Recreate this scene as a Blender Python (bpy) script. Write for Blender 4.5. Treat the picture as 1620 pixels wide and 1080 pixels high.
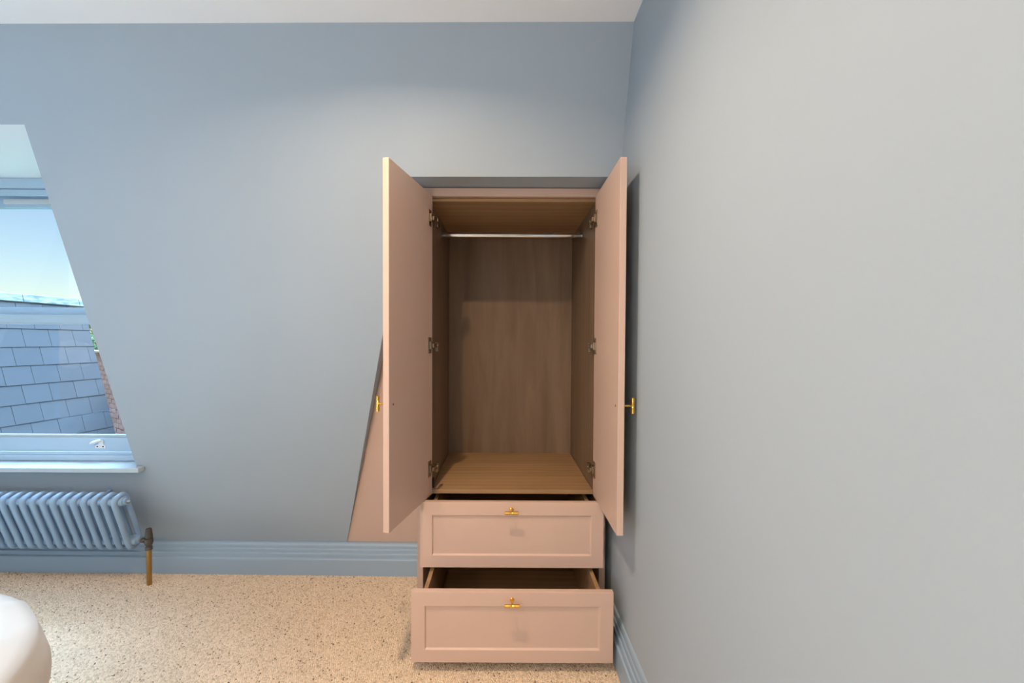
import bpy, bmesh, math, random
from mathutils import Vector, Matrix, noise
random.seed(7)
PI = math.pi
for o in list(bpy.data.objects):
    bpy.data.objects.remove(o)
S = bpy.context.scene
C = S.collection

# ------------------------------------------------------------------ camera
EYE = 1.228                       # camera height above the carpet
PITCH, ROLL = 0.021, 0.0047
FPX, CX, CY = 652.4, 795.4, 554.2  # focal length and principal point in a 1620x1080 frame
cam = bpy.data.cameras.new('camera')
cam.sensor_width = 36
cam.lens = FPX / 1620 * 36
cam.shift_x = (810 - CX) / 1620
cam.shift_y = (CY - 540) / 1620
cam.clip_start = 0.02
cam_o = bpy.data.objects.new('camera', cam)
C.objects.link(cam_o)
fw = Vector((0, math.cos(PITCH), -math.sin(PITCH)))
rt = Vector((1, 0, 0))
dn = fw.cross(rt)
cr = rt * math.cos(ROLL) - dn * math.sin(ROLL)
cd = rt * math.sin(ROLL) + dn * math.cos(ROLL)
mw = Matrix((( cr.x, -cd.x, -fw.x, 0), (cr.y, -cd.y, -fw.y, 0), (cr.z, -cd.z, -fw.z, EYE), (0, 0, 0, 1)))
cam_o.matrix_world = mw
S.camera = cam_o

# ------------------------------------------------------------------ world, sun, exposure
S.view_settings.view_transform = 'Standard'
S.view_settings.look = 'None'
S.view_settings.gamma = 1
S.view_settings.use_curve_mapping = False
S.view_settings.exposure = 0.11
SKY_STRENGTH = 0.172
LAMP_WATTS = 20.5
FILL_LANTERN = 29.0  # glow of the added fill lamp behind the viewer
FILL_LANTERN_COLOUR = (1.0, 0.92, 0.84)
LAMP_COLOUR = (1.0, 0.71, 0.46)
# hazy daylight from nearly overhead, through the window and the added openings
sl = bpy.data.lights.new('hazy_sun', 'SUN')
sl.energy = 41.0
sl.angle = math.radians(68)
sl.color = (0.50, 0.75, 1.0)
so = bpy.data.objects.new('hazy_sun', sl)
C.objects.link(so)
so.rotation_euler = Vector((0.0, -0.20, -0.97)).to_track_quat('-Z', 'Y').to_euler()
w = bpy.data.worlds.new('sky')
S.world = w
w.use_nodes = True
nt = w.node_tree
nt.nodes.clear()
sky = nt.nodes.new('ShaderNodeTexSky')
sky.sky_type = 'NISHITA'
sky.sun_disc = False
sky.sun_elevation = math.radians(48)
sky.sun_rotation = math.radians(200)
sky.air_density = 1.2
sky.dust_density = 0.6
sky.ozone_density = 1.5
bg = nt.nodes.new('ShaderNodeBackground')
bg.inputs['Strength'].default_value = SKY_STRENGTH
wo = nt.nodes.new('ShaderNodeOutputWorld')
nt.links.new(sky.outputs[0], bg.inputs[0])
nt.links.new(bg.outputs[0], wo.inputs[0])

# ------------------------------------------------------------------ materials
def newmat(name):
    m = bpy.data.materials.new(name)
    m.use_nodes = True
    n = m.node_tree
    b = n.nodes['Principled BSDF']
    return m, n, b

def N(n, kind, **kw):
    x = n.nodes.new(kind)
    for k, v in kw.items():
        setattr(x, k, v)
    return x

def coords(n, scale=(1, 1, 1), kind='Object', rot=(0, 0, 0)):
    tc = N(n, 'ShaderNodeTexCoord')
    mp = N(n, 'ShaderNodeMapping')
    mp.inputs['Scale'].default_value = scale
    mp.inputs['Rotation'].default_value = rot
    n.links.new(tc.outputs[kind], mp.inputs[0])
    return mp.outputs[0]

def add_bump(n, b, fac, strength, dist):
    bp = N(n, 'ShaderNodeBump')
    bp.inputs['Strength'].default_value = strength
    bp.inputs['Distance'].default_value = dist
    n.links.new(fac, bp.inputs['Height'])
    n.links.new(bp.outputs[0], b.inputs['Normal'])

def mix_rgb(n, fac, a, bb):
    mx = N(n, 'ShaderNodeMix', data_type='RGBA')
    n.links.new(fac, mx.inputs[0])
    for i, v in ((6, a), (7, bb)):
        if isinstance(v, tuple):
            mx.inputs[i].default_value = (*v, 1)
        else:
            n.links.new(v, mx.inputs[i])
    return mx.outputs[2]

def paint(name, col, rough=0.6, spec=0.3, var=0.03, bump=0.08, scale=60):
    m, n, b = newmat(name)
    v = coords(n)
    t = N(n, 'ShaderNodeTexNoise')
    t.inputs['Scale'].default_value = 3
    t.inputs['Detail'].default_value = 6
    n.links.new(v, t.inputs[0])
    dark = tuple(c * (1 - var) for c in col)
    lite = tuple(min(1, c * (1 + var)) for c in col)
    n.links.new(mix_rgb(n, t.outputs[0], dark, lite), b.inputs['Base Color'])
    b.inputs['Roughness'].default_value = rough
    b.inputs['Specular IOR Level'].default_value = spec
    if bump:
        t2 = N(n, 'ShaderNodeTexNoise')
        t2.inputs['Scale'].default_value = scale
        t2.inputs['Detail'].default_value = 3
        n.links.new(v, t2.inputs[0])
        add_bump(n, b, t2.outputs[0], bump, 0.002)
    return m

def metal(name, col, rough, grain=40):
    m, n, b = newmat(name)
    b.inputs['Base Color'].default_value = (*col, 1)
    b.inputs['Metallic'].default_value = 1
    t = N(n, 'ShaderNodeTexNoise')
    t.inputs['Scale'].default_value = grain
    n.links.new(coords(n), t.inputs[0])
    r = N(n, 'ShaderNodeMapRange')
    r.inputs[3].default_value = rough * 0.75
    r.inputs[4].default_value = rough * 1.25
    n.links.new(t.outputs[0], r.inputs[0])
    n.links.new(r.outputs[0], b.inputs['Roughness'])
    return m

def wood(name, c1, c2, scale):
    m, n, b = newmat(name)
    v = coords(n, scale)
    t = N(n, 'ShaderNodeTexNoise')
    t.inputs['Scale'].default_value = 1.0
    t.inputs['Detail'].default_value = 9
    t.inputs['Roughness'].default_value = 0.68
    t.inputs['Distortion'].default_value = 0.5
    n.links.new(v, t.inputs[0])
    wv = N(n, 'ShaderNodeTexWave', wave_type='RINGS', rings_direction='SPHERICAL')
    wv.inputs['Scale'].default_value = 0.55
    wv.inputs['Distortion'].default_value = 5
    wv.inputs['Detail'].default_value = 3
    n.links.new(v, wv.inputs[0])
    ad = N(n, 'ShaderNodeMath', operation='MULTIPLY_ADD')
    n.links.new(wv.outputs[1], ad.inputs[0])
    ad.inputs[1].default_value = 0.22
    n.links.new(t.outputs[0], ad.inputs[2])
    r = N(n, 'ShaderNodeMapRange')
    r.inputs[1].default_value = 0.35
    r.inputs[2].default_value = 0.8
    n.links.new(ad.outputs[0], r.inputs[0])
    n.links.new(mix_rgb(n, r.outputs[0], c1, c2), b.inputs['Base Color'])
    b.inputs['Roughness'].default_value = 0.55
    b.inputs['Specular IOR Level'].default_value = 0.3
    add_bump(n, b, t.outputs[0], 0.12, 0.001)
    return m

WALL = (0.360, 0.432, 0.505)
M = {}
M['wall'] = paint('blue_grey_wall_paint', WALL, 0.62, 0.25, 0.03, 0.10, 45)
M['trim'] = paint('blue_grey_satin_paint', (0.310, 0.420, 0.540), 0.42, 0.3, 0.02, 0.02, 30)
M['window'] = paint('pale_blue_window_paint', (0.42, 0.56, 0.70), 0.35, 0.45, 0.02, 0.02, 30)
M['sill'] = paint('pale_sill_paint', (0.46, 0.55, 0.62), 0.3, 0.45, 0.02, 0.02, 30)
M['reveal'] = paint('white_reveal_paint', (0.80, 0.82, 0.84), 0.7, 0.2, 0.02, 0.05, 40)
M['ceiling'] = paint('white_ceiling_paint', (0.90, 0.91, 0.92), 0.8, 0.2, 0.015, 0.05, 50)
M['pink'] = paint('dusty_pink_cabinet_paint', (0.59, 0.435, 0.365), 0.42, 0.35, 0.03, 0.02, 80)
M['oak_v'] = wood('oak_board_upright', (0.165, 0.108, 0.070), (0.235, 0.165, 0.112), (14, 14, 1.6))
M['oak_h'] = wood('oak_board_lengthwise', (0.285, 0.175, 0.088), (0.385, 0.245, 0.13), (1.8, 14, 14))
M['brass'] = metal('polished_brass', (0.90, 0.55, 0.12), 0.22)
M['aged_brass'] = metal('aged_brass_pipe', (0.52, 0.30, 0.10), 0.38)
M['pewter'] = metal('dark_pewter', (0.16, 0.14, 0.12), 0.35)
M['nickel'] = metal('nickel_plate', (0.55, 0.52, 0.48), 0.3)
M['hinge_metal'] = metal('dull_bronze_nickel', (0.30, 0.25, 0.19), 0.32)
M['chrome'] = metal('chrome', (0.62, 0.63, 0.64), 0.10)
M['radiator'] = paint('radiator_enamel', (0.27, 0.40, 0.57), 0.36, 0.5, 0.02, 0.03, 120)
M['white_metal'] = paint('white_enamel', (0.75, 0.76, 0.76), 0.3, 0.5, 0.01, 0)
M['dark'] = paint('dark_screw_steel', (0.04, 0.04, 0.045), 0.5, 0.4, 0.02, 0)
M['vent'] = paint('pale_grey_plastic', (0.62, 0.66, 0.70), 0.45, 0.4, 0.01, 0)
M['mattress'] = paint('mattress_ticking', (0.62, 0.60, 0.56), 0.9, 0.1, 0.03, 0.1, 200)
M['bark'] = paint('bark', (0.09, 0.06, 0.04), 0.9, 0.1, 0.2, 0.4, 30)
M['earth'] = paint('garden_earth', (0.10, 0.13, 0.06), 0.95, 0.1, 0.3, 0.3, 4)
M['mortar'] = paint('mortar', (0.50, 0.47, 0.46), 0.95, 0.1, 0.1, 0.3, 60)
M['deck'] = paint('roof_batten_felt', (0.03, 0.035, 0.045), 0.9, 0.1, 0.1, 0)

def brick_material():
    m, n, b = newmat('weathered_red_brick')
    oi = N(n, 'ShaderNodeObjectInfo')
    t = N(n, 'ShaderNodeTexNoise')
    t.inputs['Scale'].default_value = 30
    n.links.new(coords(n), t.inputs[0])
    c = mix_rgb(n, oi.outputs['Random'], (0.24, 0.10, 0.09), (0.42, 0.22, 0.20))
    n.links.new(mix_rgb(n, t.outputs[0], c, (0.36, 0.22, 0.20)), b.inputs['Base Color'])
    b.inputs['Roughness'].default_value = 0.9
    add_bump(n, b, t.outputs[0], 0.4, 0.004)
    return m
M['brick'] = brick_material()

def slate_material():
    m, n, b = newmat('blue_grey_slate')
    oi = N(n, 'ShaderNodeObjectInfo')
    t = N(n, 'ShaderNodeTexNoise')
    t.inputs['Scale'].default_value = 9
    t.inputs['Detail'].default_value = 6
    n.links.new(coords(n), t.inputs[0])
    c = mix_rgb(n, oi.outputs['Random'], (0.068, 0.074, 0.092), (0.084, 0.090, 0.108))
    n.links.new(mix_rgb(n, t.outputs[0], c, (0.088, 0.094, 0.110)), b.inputs['Base Color'])
    b.inputs['Roughness'].default_value = 0.5
    b.inputs['Specular IOR Level'].default_value = 0.4
    add_bump(n, b, t.outputs[0], 0.15, 0.003)
    return m
M['slate'] = slate_material()

def lead_material():
    m, n, b = newmat('weathered_lead_capping')
    t = N(n, 'ShaderNodeTexNoise')
    t.inputs['Scale'].default_value = 7
    t.inputs['Detail'].default_value = 8
    n.links.new(coords(n, (1, 1, 4)), t.inputs[0])
    r = N(n, 'ShaderNodeMapRange')
    r.inputs[1].default_value = 0.4
    r.inputs[2].default_value = 0.6
    n.links.new(t.outputs[0], r.inputs[0])
    n.links.new(mix_rgb(n, r.outputs[0], (0.14, 0.18, 0.18), (0.32, 0.35, 0.36)), b.inputs['Base Color'])
    b.inputs['Roughness'].default_value = 0.7
    return m
M['lead'] = lead_material()

def leaf_material():
    m, n, b = newmat('green_leaf')
    t = N(n, 'ShaderNodeTexNoise')
    t.inputs['Scale'].default_value = 6
    n.links.new(coords(n), t.inputs[0])
    n.links.new(mix_rgb(n, t.outputs[0], (0.03, 0.10, 0.045), (0.13, 0.30, 0.12)), b.inputs['Base Color'])
    b.inputs['Roughness'].default_value = 0.55
    return m
M['leaf'] = leaf_material()

def fabric_material():
    m, n, b = newmat('white_cotton')
    t = N(n, 'ShaderNodeTexNoise')
    t.inputs['Scale'].default_value = 5
    t.inputs['Detail'].default_value = 5
    n.links.new(coords(n), t.inputs[0])
    n.links.new(mix_rgb(n, t.outputs[0], (0.46, 0.45, 0.43), (0.51, 0.505, 0.49)), b.inputs['Base Color'])
    b.inputs['Roughness'].default_value = 0.85
    b.inputs['Sheen Weight'].default_value = 0.2
    t2 = N(n, 'ShaderNodeTexNoise')
    t2.inputs['Scale'].default_value = 14
    n.links.new(coords(n), t2.inputs[0])
    add_bump(n, b, t2.outputs[0], 0.15, 0.01)
    return m
M['fabric'] = fabric_material()

def carpet_material():
    m, n, b = newmat('beige_loop_carpet')
    v = coords(n, (1, 1, 1), rot=(0, 0, 0.3))
    vo = N(n, 'ShaderNodeTexVoronoi', feature='F1')
    vo.inputs['Scale'].default_value = 165
    vo.inputs['Randomness'].default_value = 0.75
    n.links.new(v, vo.inputs[0])
    # fleck colours from each loop's own random value
    ramp = N(n, 'ShaderNodeValToRGB')
    e = ramp.color_ramp.elements
    e[0].position = 0.0
    e[0].color = (0.20, 0.155, 0.115, 1)
    e[1].position = 1.0
    e[1].color = (0.82, 0.70, 0.56, 1)
    x = e.new(0.025); x.color = (0.40, 0.32, 0.24, 1)
    x = e.new(0.05); x.color = (0.60, 0.49, 0.37, 1)
    x = e.new(0.45); x.color = (0.72, 0.60, 0.47, 1)
    sp = N(n, 'ShaderNodeSeparateColor')
    n.links.new(vo.outputs['Color'], sp.inputs[0])
    n.links.new(sp.outputs[0], ramp.inputs[0])
    big = N(n, 'ShaderNodeTexNoise')
    big.inputs['Scale'].default_value = 22
    big.inputs['Detail'].default_value = 4
    n.links.new(v, big.inputs[0])
    mr = N(n, 'ShaderNodeMapRange')
    mr.inputs[1].default_value = 0.3
    mr.inputs[2].default_value = 0.7
    mr.inputs[3].default_value = 0.86
    mr.inputs[4].default_value = 1.08
    n.links.new(big.outputs[0], mr.inputs[0])
    mul = N(n, 'ShaderNodeVectorMath', operation='SCALE')
    n.links.new(ramp.outputs[0], mul.inputs[0])
    n.links.new(mr.outputs[0], mul.inputs['Scale'])
    n.links.new(mul.outputs[0], b.inputs['Base Color'])
    b.inputs['Roughness'].default_value = 0.95
    b.inputs['Specular IOR Level'].default_value = 0.1
    inv = N(n, 'ShaderNodeMath', operation='SUBTRACT')
    inv.inputs[0].default_value = 1
    n.links.new(vo.outputs['Distance'], inv.inputs[1])
    add_bump(n, b, inv.outputs[0], 0.9, 0.006)
    return m
M['carpet'] = carpet_material()

def glass_material():
    m = bpy.data.materials.new('window_glass')
    m.use_nodes = True
    n = m.node_tree
    n.nodes.clear()
    tr = N(n, 'ShaderNodeBsdfTransparent')
    tr.inputs[0].default_value = (0.96, 0.985, 0.99, 1)
    gl = N(n, 'ShaderNodeBsdfGlossy')
    gl.inputs['Roughness'].default_value = 0.02
    lw = N(n, 'ShaderNodeLayerWeight')
    pw = N(n, 'ShaderNodeMath', operation='POWER')
    pw.inputs[1].default_value = 5
    n.links.new(lw.outputs['Facing'], pw.inputs[0])
    fr = N(n, 'ShaderNodeMath', operation='MULTIPLY_ADD')
    fr.inputs[1].default_value = 0.9
    fr.inputs[2].default_value = 0.03
    n.links.new(pw.outputs[0], fr.inputs[0])
    mx = N(n, 'ShaderNodeMixShader')
    out = N(n, 'ShaderNodeOutputMaterial')
    n.links.new(fr.outputs[0], mx.inputs[0])
    n.links.new(tr.outputs[0], mx.inputs[1])
    n.links.new(gl.outputs[0], mx.inputs[2])
    n.links.new(mx.outputs[0], out.inputs[0])
    return m
M['glass'] = glass_material()

def lens_material():
    m, n, b = newmat('lit_lamp_lens')
    b.inputs['Base Color'].default_value = (0.9, 0.85, 0.75, 1)
    b.inputs['Emission Color'].default_value = (*LAMP_COLOUR, 1)
    b.inputs['Emission Strength'].default_value = 4
    return m
M['lens'] = lens_material()

# ------------------------------------------------------------------ mesh helpers
def link(name, bm, mat, parent=None, bevel=0, smooth=False):
    me = bpy.data.meshes.new(name)
    bmesh.ops.recalc_face_normals(bm, faces=bm.faces)
    bm.to_mesh(me)
    bm.free()
    if smooth:
        for p in me.polygons:
            p.use_smooth = True
        if smooth == 'auto':
            me.set_sharp_from_angle(angle=math.radians(40))
    me.materials.append(M[mat] if isinstance(mat, str) else mat)
    o = bpy.data.objects.new(name, me)
    C.objects.link(o)
    if parent is not None:
        o.parent = parent
    if bevel:
        b = o.modifiers.new('bevel', 'BEVEL')
        b.width = bevel
        b.segments = 2
        b.limit_method = 'ANGLE'
        b.angle_limit = math.radians(50)
    return o

def empty(name, loc=(0, 0, 0), rot=(0, 0, 0), parent=None):
    o = bpy.data.objects.new(name, None)
    C.objects.link(o)
    o.location = loc
    o.rotation_euler = rot
    o.empty_display_size = 0.05
    if parent is not None:
        o.parent = parent
    return o

def tag(o, label, cat, group=None, kind=None):
    o['label'] = label
    o['category'] = cat
    if group:
        o['group'] = group
    if kind:
        o['kind'] = kind
    return o

def struct(o, label, cat):
    return tag(o, label, cat, kind='structure')

def poly(bm, pts):
    vs = [bm.verts.new(p) for p in pts]
    return bm.faces.new(vs)

def box(bm, x0, x1, y0, y1, z0, z1):
    v = [bm.verts.new((x, y, z)) for x in (x0, x1) for y in (y0, y1) for z in (z0, z1)]
    for f in ((0, 1, 3, 2), (4, 6, 7, 5), (0, 4, 5, 1), (2, 3, 7, 6), (0, 2, 6, 4), (1, 5, 7, 3)):
        bm.faces.new([v[i] for i in f])
    return v

def boxobj(name, x0, x1, y0, y1, z0, z1, mat, parent=None, bevel=0.0012):
    bm = bmesh.new()
    box(bm, x0, x1, y0, y1, z0, z1)
    return link(name, bm, mat, parent, bevel)

def lathe(bm, prof, origin, axis, seg=24):
    """prof: list of (distance along axis, radius)"""
    a = Vector(axis).normalized()
    t = Vector((0, 0, 1)) if abs(a.z) < 0.9 else Vector((1, 0, 0))
    e1 = a.cross(t).normalized()
    e2 = a.cross(e1)
    o = Vector(origin)
    rings = []
    for d, r in prof:
        if r < 1e-6:
            rings.append([bm.verts.new(o + a * d)])
        else:
            rings.append([bm.verts.new(o + a * d + (e1 * math.cos(2 * PI * i / seg) + e2 * math.sin(2 * PI * i / seg)) * r) for i in range(seg)])
    for p, q in zip(rings, rings[1:]):
        for i in range(seg):
            j = (i + 1) % seg
            if len(p) == 1 and len(q) == 1:
                continue
            if len(p) == 1:
                bm.faces.new((p[0], q[i], q[j]))
            elif len(q) == 1:
                bm.faces.new((p[i], p[j], q[0]))
            else:
                bm.faces.new((p[i], p[j], q[j], q[i]))
    if len(rings[0]) > 1:
        bm.faces.new(rings[0])
    if len(rings[-1]) > 1:
        bm.faces.new(rings[-1])

def sweep_loop(bm, pts, r, seg=10):
    """closed tube along a planar loop of points lying in the plane x = 0"""
    n = len(pts)
    rings = []
    for i in range(n):
        p = Vector(pts[i])
        t = (Vector(pts[(i + 1) % n]) - Vector(pts[i - 1])).normalized()
        e1 = Vector((1, 0, 0))
        e2 = t.cross(e1).normalized()
        rings.append([bm.verts.new(p + (e1 * math.cos(2 * PI * k / seg) + e2 * math.sin(2 * PI * k / seg)) * r) for k in range(seg)])
    for i in range(n):
        a, b = rings[i], rings[(i + 1) % n]
        for k in range(seg):
            bm.faces.new((a[k], a[(k + 1) % seg], b[(k + 1) % seg], b[k]))

def copy_obj(o, parent=None, loc=None, rot=None):
    c = o.copy()
    C.objects.link(c)
    if parent is not None:
        c.parent = parent
    if loc is not None:
        c.location = loc
    if rot is not None:
        c.rotation_euler = rot
    return c

# ------------------------------------------------------------------ room shell
XR, XL = 0.458, -3.45            # right and left walls
YF, YO = -2.7, 2.62
YW, XSTEP = 2.315, -1.1          # outer face beside the window, and where the wall thickens behind the wardrobe
CEIL = 2.3597
def wy(x, z):                    # the leaning window wall
    return 1.842 - 0.3159 * (z - EYE) - 0.0106 * x

WX0, WX1, WZ0, WZ1 = -3.02, -1.841, 0.572, 2.053      # window opening
CUT = ((-0.8311, 0.1506), (-0.369, 1.8770))           # slanted left edge of the wardrobe niche
WRL = -0.362                                         # outer left side of the wardrobe

# floor
bm = bmesh.new()
box(bm, XL - .1, XR + .1, YF - .1, YO, -0.12, 0)
struct(link('floor', bm, 'carpet'), 'beige loop-pile carpet with darker flecks', 'floor')
# ceiling
RL = (-3.00, -1.60, 0.00, 1.22)  # added rooflight opening above the bed: x0, x1, y0, y1
bm = bmesh.new()
box(bm, XL - .1, RL[0], YF - .1, YO, CEIL, CEIL + 0.1)
box(bm, RL[1], XR + .1, YF - .1, YO, CEIL, CEIL + 0.1)
box(bm, RL[0], RL[1], YF - .1, RL[2], CEIL, CEIL + 0.1)
box(bm, RL[0], RL[1], RL[3], YO, CEIL, CEIL + 0.1)
struct(link('ceiling', bm, 'ceiling'), 'plain white painted ceiling', 'ceiling')
# side walls and the wall behind the camera
for nm, a, lb in (('wall_right', (XR, XR + .1, YF, YO), 'smooth blue-grey wall to the right of the wardrobe'),
                  ('wall_front', (XL, XR, YF - .1, YF), 'blue-grey wall behind the viewer')):
    bm = bmesh.new()
    box(bm, a[0], a[1], a[2], a[3], 0, CEIL)
    struct(link(nm, bm, 'wall'), lb, 'wall')

LW = (-1.3, 1.2, 0.55, 2.05)      # added window opening in the left wall: y0, y1, z0, z1
bm = bmesh.new()
box(bm, XL - .1, XL, YF, LW[0], 0, CEIL)
box(bm, XL - .1, XL, LW[1], YO, 0, CEIL)
box(bm, XL - .1, XL, LW[0], LW[1], 0, LW[2])
box(bm, XL - .1, XL, LW[0], LW[1], LW[3], CEIL)
struct(link('wall_left', bm, 'wall'), 'blue-grey wall on the left with an added wide window, out of view', 'wall')
# window wall: sloping front skin, window tunnel, wardrobe niche, outer skin
bm = bmesh.new()
def F(x, z):
    return (x, wy(x, z), z)
def cutx(z):
    (x0, z0), (x1, z1) = CUT
    return x0 + (x1 - x0) * (z - z0) / (z1 - z0)
xs = [XL, WX0, WX1]
zt, zb = CUT[1][1], CUT[0][1]
skin = [
    [F(XL, 0), F(WX0, 0), F(WX0, CEIL), F(XL, CEIL)],
    [F(WX0, 0), F(WX1, 0), F(WX1, WZ0), F(WX0, WZ0)],
    [F(WX0, WZ1), F(WX1, WZ1), F(WX1, CEIL), F(WX0, CEIL)],
    [F(WX1, 0), F(CUT[0][0], 0), F(CUT[0][0], zb), F(CUT[1][0], zt), F(CUT[1][0], CEIL), F(WX1, CEIL)],
    [F(CUT[0][0], 0), F(WRL, 0), F(WRL, zb), F(CUT[0][0], zb)],
    [F(CUT[1][0], zt), F(XR, zt), F(XR, CEIL), F(CUT[1][0], CEIL)],
]
for p in skin:
    poly(bm, p)
def back(p, y=YO):
    return (p[0], y, p[2])
def reveal(a, b, y=YO):
    poly(bm, [a, b, back(b, y), back(a, y)])
# niche: slanted side, soffit, foot
reveal(F(*CUT[0]), F(*CUT[1]))
reveal(F(CUT[1][0], zt), F(XR, zt))
reveal(F(WRL, zb), F(CUT[0][0], zb))
reveal(F(WRL, 0), F(WRL, zb))
# outer skin with the window hole
for a in ((XL, WX0, 0, CEIL, YW), (WX1, XSTEP, 0, CEIL, YW), (XSTEP, XR, 0, CEIL, YO), (WX0, WX1, 0, WZ0, YW), (WX0, WX1, WZ1, CEIL, YW)):
    poly(bm, [(a[0], a[4], a[2]), (a[1], a[4], a[2]), (a[1], a[4], a[3]), (a[0], a[4], a[3])])
poly(bm, [(XSTEP, YW, 0), (XSTEP, YO, 0), (XSTEP, YO, CEIL), (XSTEP, YW, CEIL)])
bmesh.ops.remove_doubles(bm, verts=bm.verts, dist=1e-5)
wall_back = struct(link('wall_back', bm, 'wall'), 'blue-grey wall leaning into the room, with window and wardrobe niche', 'wall')
# window tunnel lining
bm = bmesh.new()
for a, b in (((WX0, WZ1), (WX1, WZ1)), ((WX1, WZ1), (WX1, WZ0)), ((WX1, WZ0), (WX0, WZ0)), ((WX0, WZ0), (WX0, WZ1))):
    poly(bm, [F(*a), F(*b), back(F(*b), YW), back(F(*a), YW)])
link('window_reveal', bm, 'reveal', wall_back)

# skirting boards: moulded profile (setback from the face, height)
PROFILE = [(0, 0), (0, 0.083), (0.0015, 0.0860), (0.0040, 0.0875), (0.0125, 0.0885), (0.0140, 0.0870), (0.0150, 0.0890), (0.0150, 0.1050), (0.0165, 0.1085),
           (0.0190, 0.1095), (0.0255, 0.1100), (0.0270, 0.1085), (0.0280, 0.1105), (0.0280, 0.1230), (0.0300, 0.1260), (0.0350, 0.1268), (0.0362, 0.1255),
           (0.0370, 0.1275), (0.0372, 0.1400), (0.0395, 0.1455), (0.0430, 0.1490), (0.0520, 0.1510)]
def base_face(x):
    return 2.1225 - 0.0106 * x
bm = bmesh.new()
xa, xb = XL, WRL - 0.001
prev = None
ra = [bm.verts.new((xa, min(base_face(xa) + s, wy(xa, z) - .0005), z)) for s, z in PROFILE]
rb = [bm.verts.new((xb, min(base_face(xb) + s, wy(xb, z) - .0005), z)) for s, z in PROFILE]
for r, x in ((ra, xa), (rb, xb)):
    r.append(bm.verts.new((x, wy(x, 0.151) - .0003, 0.151)))
    r.append(bm.verts.new((x, wy(x, 0.0) - .0003, 0.0)))
for i in range(len(ra)):
    j = (i + 1) % len(ra)
    bm.faces.new((ra[i], ra[j], rb[j], rb[i]))
bm.faces.new(ra)
bm.faces.new(rb)
struct(link('baseboard_back', bm, 'trim'), 'moulded blue-grey skirting board under the window and radiator', 'baseboard')
bm = bmesh.new()
ra, rb = [], []
for s, z in PROFILE:
    x = XR - 0.029 + s * 0.55
    z = z * 1.11
    ra.append(bm.verts.new((x, YF, z)))
    rb.append(bm.verts.new((x, 1.744, z)))
for r, y in ((ra, YF), (rb, 1.744)):
    r.append(bm.verts.new((XR - .0003, y, 0.1676)))
    r.append(bm.verts.new((XR - .0003, y, 0)))
for i in range(len(ra)):
    j = (i + 1) % len(ra)
    bm.faces.new((ra[i], ra[j], rb[j], rb[i]))
bm.faces.new(ra)
bm.faces.new(rb)
struct(link('baseboard_right', bm, 'trim'), 'moulded skirting board along the right-hand wall', 'baseboard')

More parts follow.
